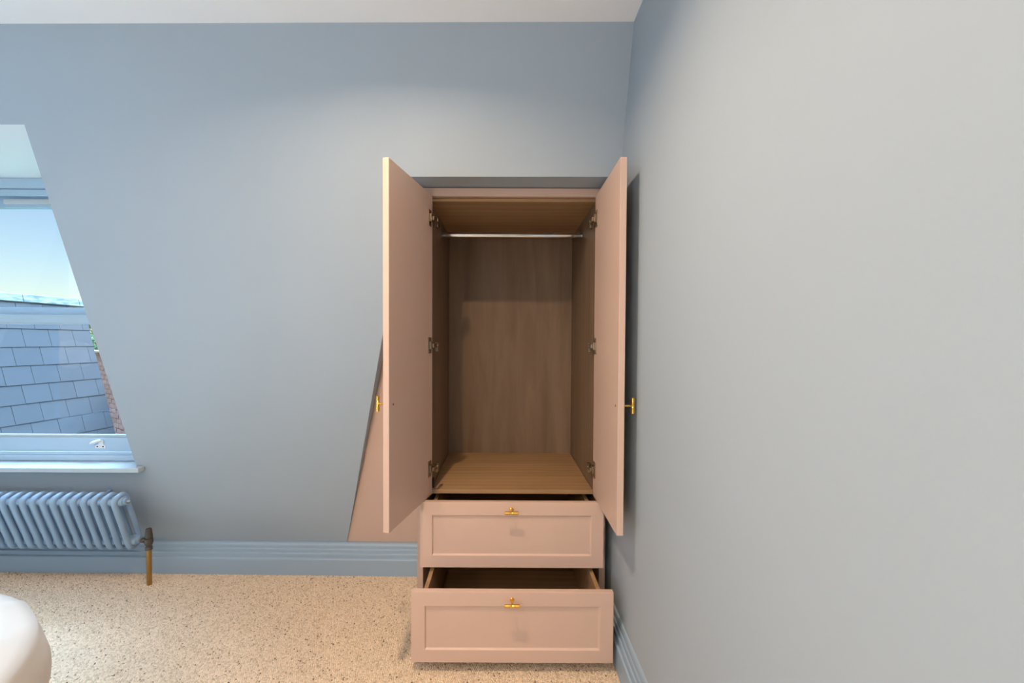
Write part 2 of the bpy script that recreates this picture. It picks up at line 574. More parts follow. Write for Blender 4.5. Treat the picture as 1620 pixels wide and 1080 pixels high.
# carpet pile: one low domed tuft for every loop in the open part of the floor
import numpy as np
rng = np.random.default_rng(3)
def carpet_pile(parent):
    g = 0.0066
    n = int(3.6 / g)
    i, j = np.meshgrid(np.arange(-n, n), np.arange(-n, n))
    u = (i + rng.uniform(-.28, .28, i.shape)) * g
    v = (j + rng.uniform(-.28, .28, i.shape)) * g
    a = 0.42
    x = (u * math.cos(a) - v * math.sin(a)).ravel() - 1.2
    y = (u * math.sin(a) + v * math.cos(a)).ravel() + 1.5
    face = 2.1225 - 0.0106 * x
    keep = (x > -2.95) & (x < XR - .030) & (y > 0.95) & (y < face - .001) & ~((x > WRL - .002) & (y > 1.774))
    keep &= ~((x < -1.55) & (y < 1.15))
    x, y = x[keep], y[keep]
    m = len(x)
    r = g * rng.uniform(.50, .66, m)
    h = rng.uniform(.0026, .0048, m)
    th = rng.uniform(0, math.pi / 2, m)
    co = np.zeros((m, 9, 3), np.float32)
    for k in range(4):
        an = th + k * math.pi / 2
        co[:, k] = np.stack([x + r * np.cos(an), y + r * np.sin(an), np.full(m, -.0005)], 1)
        co[:, 4 + k] = np.stack([x + r * .72 * np.cos(an), y + r * .72 * np.sin(an), h * .72], 1)
    co[:, 8] = np.stack([x, y, h], 1)
    base = (np.arange(m) * 9)[:, None]
    quads = np.array([[0, 1, 5, 4], [1, 2, 6, 5], [2, 3, 7, 6], [3, 0, 4, 7]])
    tris = np.array([[4, 5, 8], [5, 6, 8], [6, 7, 8], [7, 4, 8]])
    q = (base[:, :, None] + quads[None]).reshape(m, 16)
    t = (base[:, :, None] + tris[None]).reshape(m, 12)
    loops = np.concatenate([q, t], 1).ravel().astype(np.int32)
    tot = np.tile(np.array([4] * 4 + [3] * 4, np.int32), m)
    start = np.concatenate([[0], np.cumsum(tot)[:-1]]).astype(np.int32)
    me = bpy.data.meshes.new('carpet_pile')
    me.vertices.add(m * 9)
    me.vertices.foreach_set('co', co.ravel())
    me.loops.add(len(loops))
    me.loops.foreach_set('vertex_index', loops)
    me.polygons.add(len(tot))
    me.polygons.foreach_set('loop_start', start)
    me.polygons.foreach_set('loop_total', tot)
    me.polygons.foreach_set('use_smooth', np.ones(len(tot), bool))
    me.update(calc_edges=True)
    at = me.attributes.new('tint', 'FLOAT', 'POINT')
    at.data.foreach_set('value', np.repeat(rng.random(m), 9).astype(np.float32))
    mt, n_, b = newmat('beige_wool_loops')
    an_ = N(n_, 'ShaderNodeAttribute', attribute_name='tint')
    ramp = N(n_, 'ShaderNodeValToRGB')
    e = ramp.color_ramp.elements
    e[0].position, e[0].color = 0.0, (0.17, 0.12, 0.08, 1)
    e[1].position, e[1].color = 1.0, (0.80, 0.665, 0.525, 1)
    for pos, col in ((.010, (0.28, 0.21, 0.15)), (.04, (0.54, 0.43, 0.32)), (.4, (0.67, 0.55, 0.425))):
        k = e.new(pos)
        k.color = (*col, 1)
    n_.links.new(an_.outputs['Fac'], ramp.inputs[0])
    n_.links.new(ramp.outputs[0], b.inputs['Base Color'])
    b.inputs['Roughness'].default_value = 0.95
    b.inputs['Specular IOR Level'].default_value = 0.1
    me.materials.append(mt)
    o = bpy.data.objects.new('carpet_pile', me)
    C.objects.link(o)
    o.parent = parent
    o['kind'] = 'stuff'
carpet_pile(bpy.data.objects['floor'])

# ------------------------------------------------------------------ window
win = struct(empty('window_1', ((WX0 + WX1) / 2, 2.16, WZ0)), 'pale blue sash window set deep in the leaning wall', 'window')
def wpart(name, x0, x1, y0, y1, z0, z1, mat='window', parent=win, bevel=0.0015):
    o = boxobj(name, x0, x1, y0, y1, z0, z1, mat, None, bevel)
    o.parent = parent
    o.matrix_parent_inverse = Matrix.Translation(win.location).inverted()
    return o
A, B = WX0 + .001, WX1 - .001
wpart('frame_head', A, B, 2.1215, 2.30, 2.0010, 2.0520)
wpart('head_bead', A + .05, B - .05, 2.134, 2.152, 1.9700, 1.9990)
wpart('frame_jamb', A, A + .055, 2.1215, 2.30, 0.598, 2.0008)
wpart('frame_jamb', B - .055, B, 2.1215, 2.30, 0.598, 2.0008)
wpart('frame_bottom', A + .0552, B - .0552, 2.142, 2.30, 0.597, 0.628)
wpart('bottom_bead', A + .0552, B - .0552, 2.146, 2.160, 0.6285, 0.6400)
X0, X1 = A + .056, B - .056
# upper sash (outer track)
us = wpart('upper_sash', X0, X1, 2.205, 2.243, 1.930, 1.998)
def sub(name, x0, x1, y0, y1, z0, z1, mat, par, bevel=0.0012):
    o = boxobj(name, x0, x1, y0, y1, z0, z1, mat, None, bevel)
    o.parent = par
    return o
sub('sash_stile', X0, X0 + .042, 2.205, 2.243, 1.400, 1.9298, 'window', us)
sub('sash_stile', X1 - .042, X1, 2.205, 2.243, 1.400, 1.9298, 'window', us)
sub('meeting_rail', X0, X1, 2.205, 2.243, 1.352, 1.3998, 'window', us)
sub('pane', X0 + .043, X1 - .043, 2.221, 2.225, 1.4005, 1.9295, 'glass', us, 0)
sub('trickle_vent', -2.637, -2.06, 2.190, 2.2048, 1.9440, 1.9690, 'vent', us)
# lower sash (inner track)
ls = wpart('lower_sash', X0, X1, 2.160, 2.200, 0.6405, 0.715)
sub('sash_stile', X0, X0 + .042, 2.160, 2.200, 0.7152, 1.3150, 'window', ls)
sub('sash_stile', X1 - .042, X1, 2.160, 2.200, 0.7152, 1.3150, 'window', ls)
sub('meeting_rail', X0, X1, 2.156, 2.200, 1.3152, 1.3580, 'window', ls)
sub('glazing_bead', X0 + .043, X1 - .043, 2.166, 2.180, 0.7155, 0.7290, 'sill', ls)
sub('glazing_bead', X0 + .043, X1 - .043, 2.158, 2.170, 1.3080, 1.3150, 'sill', ls, .0008)
sub('pane', X0 + .043, X1 - .043, 2.1805, 2.1845, 0.7155, 1.3145, 'glass', ls, 0)
# sash lift: white plate with two screws and an oval thumb tab
bm = bmesh.new()
lx, lz = -2.113, 0.676
pts = [(-.027, -.018), (.027, -.018), (.028, -.004), (.016, .005), (.015, .027), (-.006, .027), (-.010, .005), (-.027, -.003)]
a = [bm.verts.new((lx + p[0], 2.1598, lz + p[1])) for p in pts]
b = [bm.verts.new((lx + p[0], 2.1555, lz + p[1])) for p in pts]
bm.faces.new(a)
bm.faces.new(b)
for i in range(len(pts)):
    j = (i + 1) % len(pts)
    bm.faces.new((a[i], a[j], b[j], b[i]))
lift = link('sash_lift', bm, 'white_metal', None, .001)
lift.parent = win
lift.matrix_parent_inverse = Matrix.Translation(win.location).inverted()
bm = bmesh.new()
bmesh.ops.create_uvsphere(bm, u_segments=20, v_segments=12, radius=1)
bmesh.ops.transform(bm, verts=bm.verts, matrix=Matrix.Translation((lx - .016, 2.145, lz + .019)) @ Matrix.Rotation(-0.35, 4, 'Y') @ Matrix.Diagonal((.029, .012, .0085, 1)))
o = link('thumb_tab', bm, 'white_metal', None, 0, True)
o.parent = lift
for sx in (-.015, .015):
    bm = bmesh.new()
    lathe(bm, [(0, .0042), (.0012, .0036), (.0016, 0)], (lx + sx, 2.1553, lz - .008), (0, -1, 0), 12)
    o = link('screw', bm, 'dark', None)
    o.parent = lift
# sill board with a short horn returning past the opening
bm = bmesh.new()
SX, SY, S0, S1 = -1.7964, 2.0200, 0.5722, 0.5955
yh = wy(SX, S1) - .001
plan = [(WX0 - .045, SY), (SX, SY), (SX, yh), (B, yh), (B, 2.1415), (A, 2.1415), (A, yh), (WX0 - .045, yh)]
a = [bm.verts.new((p[0], p[1], S0)) for p in plan]
b = [bm.verts.new((p[0], p[1], S1)) for p in plan]
bm.faces.new(a)
bm.faces.new(b)
for i in range(len(plan)):
    j = (i + 1) % len(plan)
    bm.faces.new((a[i], a[j], b[j], b[i]))
o = link('window_sill', bm, 'sill', None, .004)
o.parent = win
o.matrix_parent_inverse = Matrix.Translation(win.location).inverted()

# unseen rooflight added above the bed to let in more daylight
w3 = struct(empty('added_rooflight', ((RL[0] + RL[1]) / 2, (RL[2] + RL[3]) / 2, CEIL)), 'flat rooflight added in the ceiling above the bed for more daylight, out of view', 'window')
def w3part(name, x0, x1, y0, y1, z0, z1, mat):
    o = boxobj(name, x0, x1, y0, y1, CEIL + z0, CEIL + z1, mat, None, 0)
    o.parent = w3
    o.matrix_parent_inverse = Matrix.Translation(w3.location).inverted()
w3part('frame_bar', RL[0], RL[1], RL[2], RL[2] + .04, .03, .11, 'reveal')
w3part('frame_bar', RL[0], RL[1], RL[3] - .04, RL[3], .03, .11, 'reveal')
w3part('frame_bar', RL[0], RL[0] + .04, RL[2] + .0405, RL[3] - .0405, .03, .11, 'reveal')
w3part('frame_bar', RL[1] - .04, RL[1], RL[2] + .0405, RL[3] - .0405, .03, .11, 'reveal')
w3part('pane', RL[0] + .041, RL[1] - .041, RL[2] + .041, RL[3] - .041, .070, .076, 'glass')

# unseen wide window added in the left wall for cool daylight fill
w2 = struct(empty('added_left_window', (XL - .05, 0, LW[2])), 'wide window added in the left wall for daylight fill, out of view', 'window')
def w2part(name, y0, y1, z0, z1, x0, x1, mat):
    o = boxobj(name, XL + x0, XL + x1, y0, y1, z0, z1, mat, None, 0)
    o.parent = w2
    o.matrix_parent_inverse = Matrix.Translation(w2.location).inverted()
w2part('frame_head', LW[0], LW[1], LW[3] - .05, LW[3], -.09, -.01, 'window')
w2part('frame_bottom', LW[0], LW[1], LW[2], LW[2] + .05, -.09, -.01, 'window')
for y in (LW[0], (LW[0] + LW[1]) / 2 - .025, LW[1] - .05):
    w2part('frame_jamb', y, y + .05, LW[2] + .0505, LW[3] - .0505, -.09, -.01, 'window')
ym = (LW[0] + LW[1]) / 2
w2part('pane', LW[0] + .051, ym - .026, LW[2] + .051, LW[3] - .051, -.052, -.048, 'glass')
w2part('pane', ym + .026, LW[1] - .051, LW[2] + .051, LW[3] - .051, -.052, -.048, 'glass')

# ------------------------------------------------------------------ wardrobe
YC = 1.745                       # front of the carcass
SL, SR = (-0.362, -0.337), (0.4155, 0.4415)
TOPZ = 1.8725
YB = 2.372
wr = tag(empty('wardrobe', (0.04, 2.0, 0)), 'dusty pink built-in wardrobe with open doors, pulled-out drawers and oak-lined inside', 'wardrobe')
PI_W = Matrix.Translation(wr.location).inverted()
def put(o, parent=wr):
    o.parent = parent
    o.matrix_parent_inverse = PI_W.copy()
    return o
def wbox(name, x0, x1, y0, y1, z0, z1, mat, bevel=0.0012, parent=wr):
    return put(boxobj(name, x0, x1, y0, y1, z0, z1, mat, None, bevel), parent)
wbox('side_panel', SL[0], SL[1], YC, YB, 0, TOPZ, 'pink')
wbox('side_panel', SR[0], SR[1], YC, YB, 0, TOPZ, 'pink')
wbox('top_rail', SL[1], SR[0], YC, YC + .022, 1.8385, TOPZ, 'pink')
wbox('inner_top_rail', SL[1], SR[0], YC + .023, YC + .041, 1.8240, 1.8380, 'oak_h')
wbox('top_panel', SL[1], SR[0], YC + .0415, YB - .012, 1.8260, 1.8440, 'oak_h', .0008)
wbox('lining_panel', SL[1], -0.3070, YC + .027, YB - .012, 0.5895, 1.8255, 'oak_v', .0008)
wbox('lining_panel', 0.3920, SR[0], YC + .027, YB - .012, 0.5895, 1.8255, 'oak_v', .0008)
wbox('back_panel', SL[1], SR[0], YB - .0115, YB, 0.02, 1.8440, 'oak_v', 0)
wbox('base_shelf', SL[1] + .0305, SR[0] - .024, YC + .025, YB - .012, 0.5715, 0.5892, 'oak_h', .0008)
wbox('plinth', SL[1], SR[0], YC + .03, YC + .048, 0, 0.040, 'pink')
wbox('bottom_board', SL[1], SR[0], YC + .049, YB - .012, 0.022, 0.040, 'oak_h', 0)

# pink filler panel closing the slanted niche beside the wardrobe, leaning a little less than the wall
bm = bmesh.new()
def filler_y(x, z):
    return wy(x, z) + 0.004 + 0.069 * (z - zb)
corner = [(CUT[0][0] + .001, zb + .0015), (SL[0] - .001, zb + .0015), (SL[0] - .001, zt - .003), (cutx(zt - .003) + .001, zt - .003)]
a = [bm.verts.new((x, filler_y(x, z), z)) for x, z in corner]
b = [bm.verts.new((x, filler_y(x, z) + .012, z)) for x, z in corner]
bm.faces.new(a)
bm.faces.new(b)
for i in range(4):
    j = (i + 1) % 4
    bm.faces.new((a[i], a[j], b[j], b[i]))
put(link('filler_panel', bm, 'pink'))

# panelled slab: x 0..w, z 0..h, front face at y = 0, back at y = t
def shaker(bm, w, h, t, bs, bt, bb, rec=0.007, cham=0.004):
    o = [(0, 0), (w, 0), (w, h), (0, h)]
    i1 = [(bs, bb), (w - bs, bb), (w - bs, h - bt), (bs, h - bt)]
    i2 = [(bs + cham, bb + cham), (w - bs - cham, bb + cham), (w - bs - cham, h - bt - cham), (bs + cham, h - bt - cham)]
    A_ = [bm.verts.new((x, 0, z)) for x, z in o]
    B_ = [bm.verts.new((x, 0, z)) for x, z in i1]
    D_ = [bm.verts.new((x, rec, z)) for x, z in i2]
    E_ = [bm.verts.new((x, t, z)) for x, z in o]
    for i in range(4):
        j = (i + 1) % 4
        bm.faces.new((A_[i], A_[j], B_[j], B_[i]))
        bm.faces.new((B_[i], B_[j], D_[j], D_[i]))
        bm.faces.new((A_[i], E_[i], E_[j], A_[j]))
    bm.faces.new(D_)
    bm.faces.new(E_)

def knob_mesh():
    """T-bar knob: stem along -y from the face at y = 0, bar along x"""
    bm = bmesh.new()
    lathe(bm, [(0, .0085), (.0022, .0085), (.003, .0075), (.0034, .0034), (.029, .0034), (.030, .0055), (.036, .0055)], (0, 0, 0), (0, -1, 0), 20)
    prof = [(-.0275, 0), (-.0275, .0050), (-.0262, .0063), (-.0105, .0063), (-.0095, .0054), (-.0088, .0054), (-.008, .0060), (-.0012, .0060), (0, .0056),
            (.0012, .0060), (.008, .0060), (.0088, .0054), (.0095, .0054), (.0105, .0063), (.0262, .0063), (.0275, .0050), (.0275, 0)]
    lathe(bm, prof, (0, -.0365, 0), (1, 0, 0), 20)
    me = bpy.data.meshes.new('knob')
    bmesh.ops.recalc_face_normals(bm, faces=bm.faces)
    bm.to_mesh(me)
    bm.free()
    for p in me.polygons:
        p.use_smooth = True
    me.set_sharp_from_angle(angle=math.radians(35))
    me.materials.append(M['brass'])
    return me
KNOB = knob_mesh()
def knob(parent, loc, rot=(0, 0, 0)):
    o = bpy.data.objects.new('knob', KNOB)
    C.objects.link(o)
    o.parent = parent
    o.location = loc
    o.rotation_euler = rot
    o['label'] = 'brass T-bar knob'
    return o

DH, DZ, DT = 1.2560, 0.5810, 0.022
DW = 0.3734
def door(hx, hy, ang, side, label):
    """local frame: x from hinge to free edge, y from the panelled outer face (0) to the flat inner face (t)"""
    bm = bmesh.new()
    shaker(bm, DW, DH, DT, .05, .055, .055)
    if side < 0:
        for v in bm.verts:
            v.co.x = -v.co.x
    o = link('door', bm, 'pink', None, .0012)
    o['label'] = label
    o.parent = wr
    # closed door would face -y; it swings about its inner hinge edge
    if side > 0:      # left-hand door, free edge swings to the left and towards the viewer
        d = Vector((-math.sin(ang), -math.cos(ang), 0))
        rz = math.atan2(d.y, d.x)
    else:
        d = Vector((math.sin(ang), -math.cos(ang), 0))
        rz = math.atan2(-d.y, -d.x)
    R = Matrix.Rotation(rz, 4, 'Z')
    inner = R @ Vector((0, DT, 0))
    o.location = Vector((hx, hy, DZ)) - inner - wr.location
    o.rotation_euler = (0, 0, rz)
    sx = 1 if side > 0 else -1
    knob(o, (sx * (DW - .030), 0, 1.0128 - DZ), (0, PI / 2, 0))
    bm = bmesh.new()
    lathe(bm, [(0, .0042), (.0008, .0040), (.0012, .0020), (.0006, 0)], (sx * (DW - .030), DT, 1.0128 - DZ), (0, 1, 0), 12)
    s_ = link('knob_screw', bm, 'pewter', o)
    for hz in (1.7366, 1.2119, 0.6967):
        z = hz - DZ
        bm = bmesh.new()
        # cup flange, raised cup, arm and mounting plate
        def hb(xa, xb, ya, yb, za, zb_):
            x1, x2 = sorted((sx * xa, sx * xb))
            box(bm, x1, x2, DT + ya, DT + yb, z + za, z + zb_)
        hb(.018, .046, 0, .0035, -.033, .033)
        hb(.020, .040, .0035, .0120, -.016, .016)
        hb(.030, -.020, .0120, .0200, -.009, .007)
        hb(-.014, -.034, .0060, .0190, -.026, .012)
        lathe(bm, [(0, .0065), (.004, .0065), (.005, .004), (.005, 0)], (-sx * .010, DT + .0195, z - .001), (0, 1, 0), 12)
        h_ = link('hinge', bm, 'hinge_metal', o, .0008)
    return o
door(-0.2972, 1.740, 0.2239, 1, 'left door swung open past square, flat pink inner face')
door(0.3852, 1.740, -0.004, -1, 'right door swung open against the right wall')

DX0, DX1 = -0.3335, 0.4128
def drawer(yf, z0, z1, bw_top, bw_bot, boxz1, label):
    bm = bmesh.new()
    shaker(bm, DX1 - DX0, z1 - z0, .022, .050, bw_top, bw_bot)
    o = link('drawer', bm, 'pink', None, .0012)
    o['label'] = label
    o.parent = wr
    o.location = Vector((DX0, yf, z0)) - wr.location
    wdt = DX1 - DX0
    bx0, bx1 = .038, wdt - .038
    y0, y1 = .0225, .58
    bz = .020
    bt = boxz1 - z0
    boxobj('drawer_side', bx0, bx0 + .016, y0, y1, bz, bt, 'oak_h', o)
    boxobj('drawer_side', bx1 - .016, bx1, y0, y1, bz, bt, 'oak_h', o)
    boxobj('drawer_back', bx0 + .0165, bx1 - .0165, y1 - .016, y1, bz, bt, 'oak_h', o)
    boxobj('drawer_bottom', bx0 + .0165, bx1 - .0165, y0, y1 - .0165, bz, bz + .010, 'oak_h', o)
    for a, b in ((bx0 - .013, bx0 - .001), (bx1 + .001, bx1 + .013)):
        boxobj('runner', a, b, y0 + .02, y1, bz + .05, bz + .085, 'nickel', o, .001)
    knob(o, (wdt / 2 - .0015, 0, z1 - z0 - .0285))
    return o
drawer(1.6564, 0.3105, 0.5782, .054, .050, 0.545, 'upper drawer pulled out a little')
drawer(1.4996, 0.0425, 0.3068, .054, .047, 0.290, 'lower drawer pulled out furthest')

# hanging rail with end brackets
bm = bmesh.new()
ring_a, ring_b = [], []
RZ, RY = 1.7560, 2.05
for i in range(24):
    a = 2 * PI * i / 24
    y = RY + .0075 * math.cos(a)
    z = RZ + .0130 * math.sin(a)
    ring_a.append(bm.verts.new((-0.3050, y, z)))
    ring_b.append(bm.verts.new((0.3900, y, z)))
for i in range(24):
    j = (i + 1) % 24
    bm.faces.new((ring_a[i], ring_a[j], ring_b[j], ring_b[i]))
bm.faces.new(ring_a)
bm.faces.new(ring_b)
rail = put(link('hanging_rail', bm, 'chrome', None, 0, 'auto'))
rail['label'] = 'oval chrome hanging rail'
for x0, x1 in ((-0.3068, -0.3030), (0.3880, 0.3918)):
    bm = bmesh.new()
    box(bm, x0, x1, RY - .012, RY + .012, RZ - .020, RZ + .030)
    link('rail_bracket', bm, 'pewter', rail, .001)
# small dark latch block low on the left side
wbox('door_damper', -0.3068, -0.2980, 1.785, 1.812, 0.590, 0.628, 'dark')

# ------------------------------------------------------------------ radiator (hangs parallel to the leaning wall)
nrm = Vector((0, -1, -0.3159)).normalized()      # out of the wall
up = Vector((0, -0.3159, 1)).normalized()        # up the slope
PITCH_R, NSEC = 0.0490, 21
XLAST = -1.842
HUB = Vector((XLAST, 2.0446, 0.2270))            # centre of the bottom hub of the last section
HH, HD, RC, TR = 0.2350, 0.031, 0.022, 0.0125    # hub spacing, half depth, corner radius, tube radius
rad = tag(empty('radiator', (XLAST - PITCH_R * (NSEC - 1) / 2, 2.0446, 0)), 'blue-grey two-column radiator tilted with the wall below the window', 'radiator')
RINV = Matrix.Translation(rad.location).inverted()
def section_mesh():
    bm = bmesh.new()
    lo, hi = -.026, HH + .026
    pts = []
    for cxn, cz, a0 in ((HD - RC, hi - RC, 0), (-HD + RC, hi - RC, 90), (-HD + RC, lo + RC, 180), (HD - RC, lo + RC, 270)):
        for k in range(7):
            a = math.radians(a0 + 15 * k)
            pts.append(nrm * (cxn + RC * math.cos(a)) + up * (cz + RC * math.sin(a)))
    dense = []
    for i in range(len(pts)):
        dense.append(pts[i])
        if (pts[(i + 1) % len(pts)] - pts[i]).length > .1:
            for k in range(1, 6):
                dense.append(pts[i].lerp(pts[(i + 1) % len(pts)], k / 6))
    sweep_loop(bm, dense, TR, 14)
    for hz in (0, HH):
        prof = [(-PITCH_R / 2, .0150), (-.016, .0155), (-.010, .0190), (0, .0215), (.010, .0190), (.016, .0155), (PITCH_R / 2, .0150)]
        for sgn in (1, -1):
            c = up * hz + nrm * (sgn * .010)
            lathe(bm, prof, c, (1, 0, 0), 18)
    me = bpy.data.meshes.new('column_section')
    bmesh.ops.recalc_face_normals(bm, faces=bm.faces)
    bm.to_mesh(me)
    bm.free()
    for p in me.polygons:
        p.use_smooth = True
    me.set_sharp_from_angle(angle=math.radians(60))
    me.materials.append(M['radiator'])
    return me
SEC = section_mesh()
for k in range(NSEC):
    o = bpy.data.objects.new('column_section', SEC)
    C.objects.link(o)
    o.parent = rad
    x = XLAST - k * PITCH_R
    o.location = (x - rad.location.x, HUB.y - 0.0106 * (x - XLAST) - rad.location.y, HUB.z)
def rput(o, par=rad):
    o.parent = par
    o.matrix_parent_inverse = RINV.copy()
    return o
# end bosses and the bleed plug
top_c = HUB + up * HH
bm = bmesh.new()
lathe(bm, [(.010, .0200), (.022, .0200), (.023, .0175), (.027, .0175), (.028, .0150), (.033, .0150), (.034, .012)], top_c, (1, 0, 0), 24)
boss = rput(link('end_boss', bm, 'radiator', None, 0, 'auto'))
bm = bmesh.new()
lathe(bm, [(.034, .0110), (.038, .0110), (.0385, .0075), (.046, .0070), (.047, .0045), (.050, .004), (.050, 0)], top_c, (1, 0, 0), 16)
o = link('bleed_plug', bm, 'chrome', None, 0, 'auto')
o.parent = boss
bm = bmesh.new()
lathe(bm, [(.010, .0200), (.020, .0200), (.021, .0180), (.025, .0180), (.026, .0155), (.030, .0155), (.031, .013)], HUB, (1, 0, 0), 24)
rput(link('end_boss', bm, 'radiator', None, 0, 'auto'))
# valve, union and floor pipe
VX, VY = -1.7680, 2.0446
bm = bmesh.new()
lathe(bm, [(.178, .0125), (.180, .0150), (.194, .0150), (.196, .0125), (.203, .0125), (.208, .0165), (.222, .0190), (.236, .0170), (.238, .0145), (.241, .0160),
           (.246, .0165), (.282, .0125), (.286, .0110), (.286, 0)], (VX, VY, 0), (0, 0, 1), 24)
valve = rput(link('valve', bm, 'pewter', None, 0, 'auto'))
valve['label'] = 'dark pewter radiator valve'
bm = bmesh.new()
L_ = VX - XLAST
lathe(bm, [(.031, .0075), (.040, .0075)], HUB, (1, 0, 0), 16)
o = link('union_tail', bm, 'brass', None, 0, 'auto')
o.parent = valve
bm = bmesh.new()
lathe(bm, [(.0385, .0105), (.0395, .0130), (.0530, .0130), (.0540, .0105), (L_ - .010, .0100)], HUB, (1, 0, 0), 6)
o = link('union_nut', bm, 'pewter', None, .0008)
o.parent = valve
bm = bmesh.new()
lathe(bm, [(0.0, .0110), (.180, .0110)], (VX, VY, 0), (0, 0, 1), 24)
o = link('pipe', bm, 'aged_brass', None, 0, 'auto')
o['label'] = 'brass pipe running into the carpet'
o.parent = valve
for k in (3, NSEC - 4):      # wall brackets holding the radiator
    x = XLAST - (k + .5) * PITCH_R
    bm = bmesh.new()
    c = Vector((x, HUB.y - .0106 * (x - XLAST), HUB.z)) + up * (HH * .86)
    wl = (Vector((x, wy(x, c.z), c.z)) - c).dot(-nrm) - .0005
    for v in box(bm, -.006, .006, -.004, .004, 0, 1):
        t = v.co.copy()
        v.co = c + Vector((1, 0, 0)) * t.x + up * t.y + (-nrm) * (t.z * wl)
    rput(link('wall_bracket', bm, 'radiator', None))

# ------------------------------------------------------------------ bed and duvet
BX0, BX1, BY0, BY1 = -2.70, -0.875, -0.95, 1.14
bed = tag(empty('bed', ((BX0 + BX1) / 2, (BY0 + BY1) / 2, 0)), 'low bed in the near left corner under a white duvet', 'bed')
def bbox(name, x0, x1, y0, y1, z0, z1, mat, bevel):
    o = boxobj(name, x0, x1, y0, y1, z0, z1, mat, None, bevel)
    o.parent = bed
    o.matrix_parent_inverse = Matrix.Translation(bed.location).inverted()
bbox('bed_base', BX0 + .08, BX1 - .16, BY0 + .08, BY1 - .08, .06, .26, 'mattress', .01)
bbox('mattress', BX0 + .2, BX1 - .2, BY0 + .2, BY1 - .2, .262, .46, 'mattress', .04)
for sx in (BX0 + .3, BX1 - .3):
    for sy in (BY0 + .3, BY1 - .3):
        bbox('leg', sx - .03, sx + .03, sy - .03, sy + .03, 0, .0595, 'dark', .003)
bm = bmesh.new()
NA, NR, NH = 420, 40, 34
cxb, cyb = (BX0 + BX1) / 2, (BY0 + BY1) / 2
hx, hy = (BX1 - BX0) / 2, (BY1 - BY0) / 2
EXPO = 3.0
def edge(phi):
    c_, s_ = math.cos(phi), math.sin(phi)
    r = (abs(c_) ** EXPO + abs(s_) ** EXPO) ** (-1 / EXPO)
    return c_ * r, s_ * r
rings = []
TOPB = 0.585
for i in range(1, NR + NH + 1):
    ring = []
    for k in range(NA):
        phi = 2 * PI * k / NA
        ex, ey = edge(phi)
        nx, ny = ex, ey
        if i <= NR:
            s = (i / NR) ** 0.8
            z = TOPB - 0.05 * s ** 12
            px, py = cxb + ex * hx * s, cyb + ey * hy * s
            z += 0.010 * noise.noise(Vector((px * 4, py * 4, 3.0))) + 0.006 * noise.noise(Vector((px * 11, py * 11, 8.0)))
            crease = 1 - abs(noise.noise(Vector((px * 5 + py * 3, py * 5 - px * 2, 1.7)))) * 2
            z += 0.012 * max(0, crease) ** 3 * s
        else:
            t = (i - NR) / NH
            out = 0.022 * math.sin(min(1, t * 5) * PI / 2) - 0.03 * t
            per = phi * 1.35
            arc = math.atan2(ey * hy, ex * hx) * 1.15
            q1 = noise.noise(Vector((arc * 5.5 + t * 1.5, t * 0.5, 2.0)))
            q2 = noise.noise(Vector((arc * 11 - t * 4.0, t * 0.8, 9.0)))
            grow = min(1, t * 3.0)
            fold = (q1 * 0.028 + (0.25 - abs(q2)) * 0.030) * grow
            L2 = math.hypot(ex, ey)
            px = cxb + ex * hx + (ex / L2) * (out + fold)
            py = cyb + ey * hy + (ey / L2) * (out + fold)
            z = TOPB - 0.05 - 0.42 * t ** 1.1
        ring.append(bm.verts.new((px, py, z)))
    rings.append(ring)
c0 = bm.verts.new((cxb, cyb, TOPB))
for k in range(NA):
    bm.faces.new((c0, rings[0][k], rings[0][(k + 1) % NA]))
for p, q in zip(rings, rings[1:]):
    for k in range(NA):
        j = (k + 1) % NA
        bm.faces.new((p[k], p[j], q[j], q[k]))
tag(link('duvet', bm, 'fabric', None, 0, True), 'white cotton duvet draped over the bed corner at lower left', 'duvet')

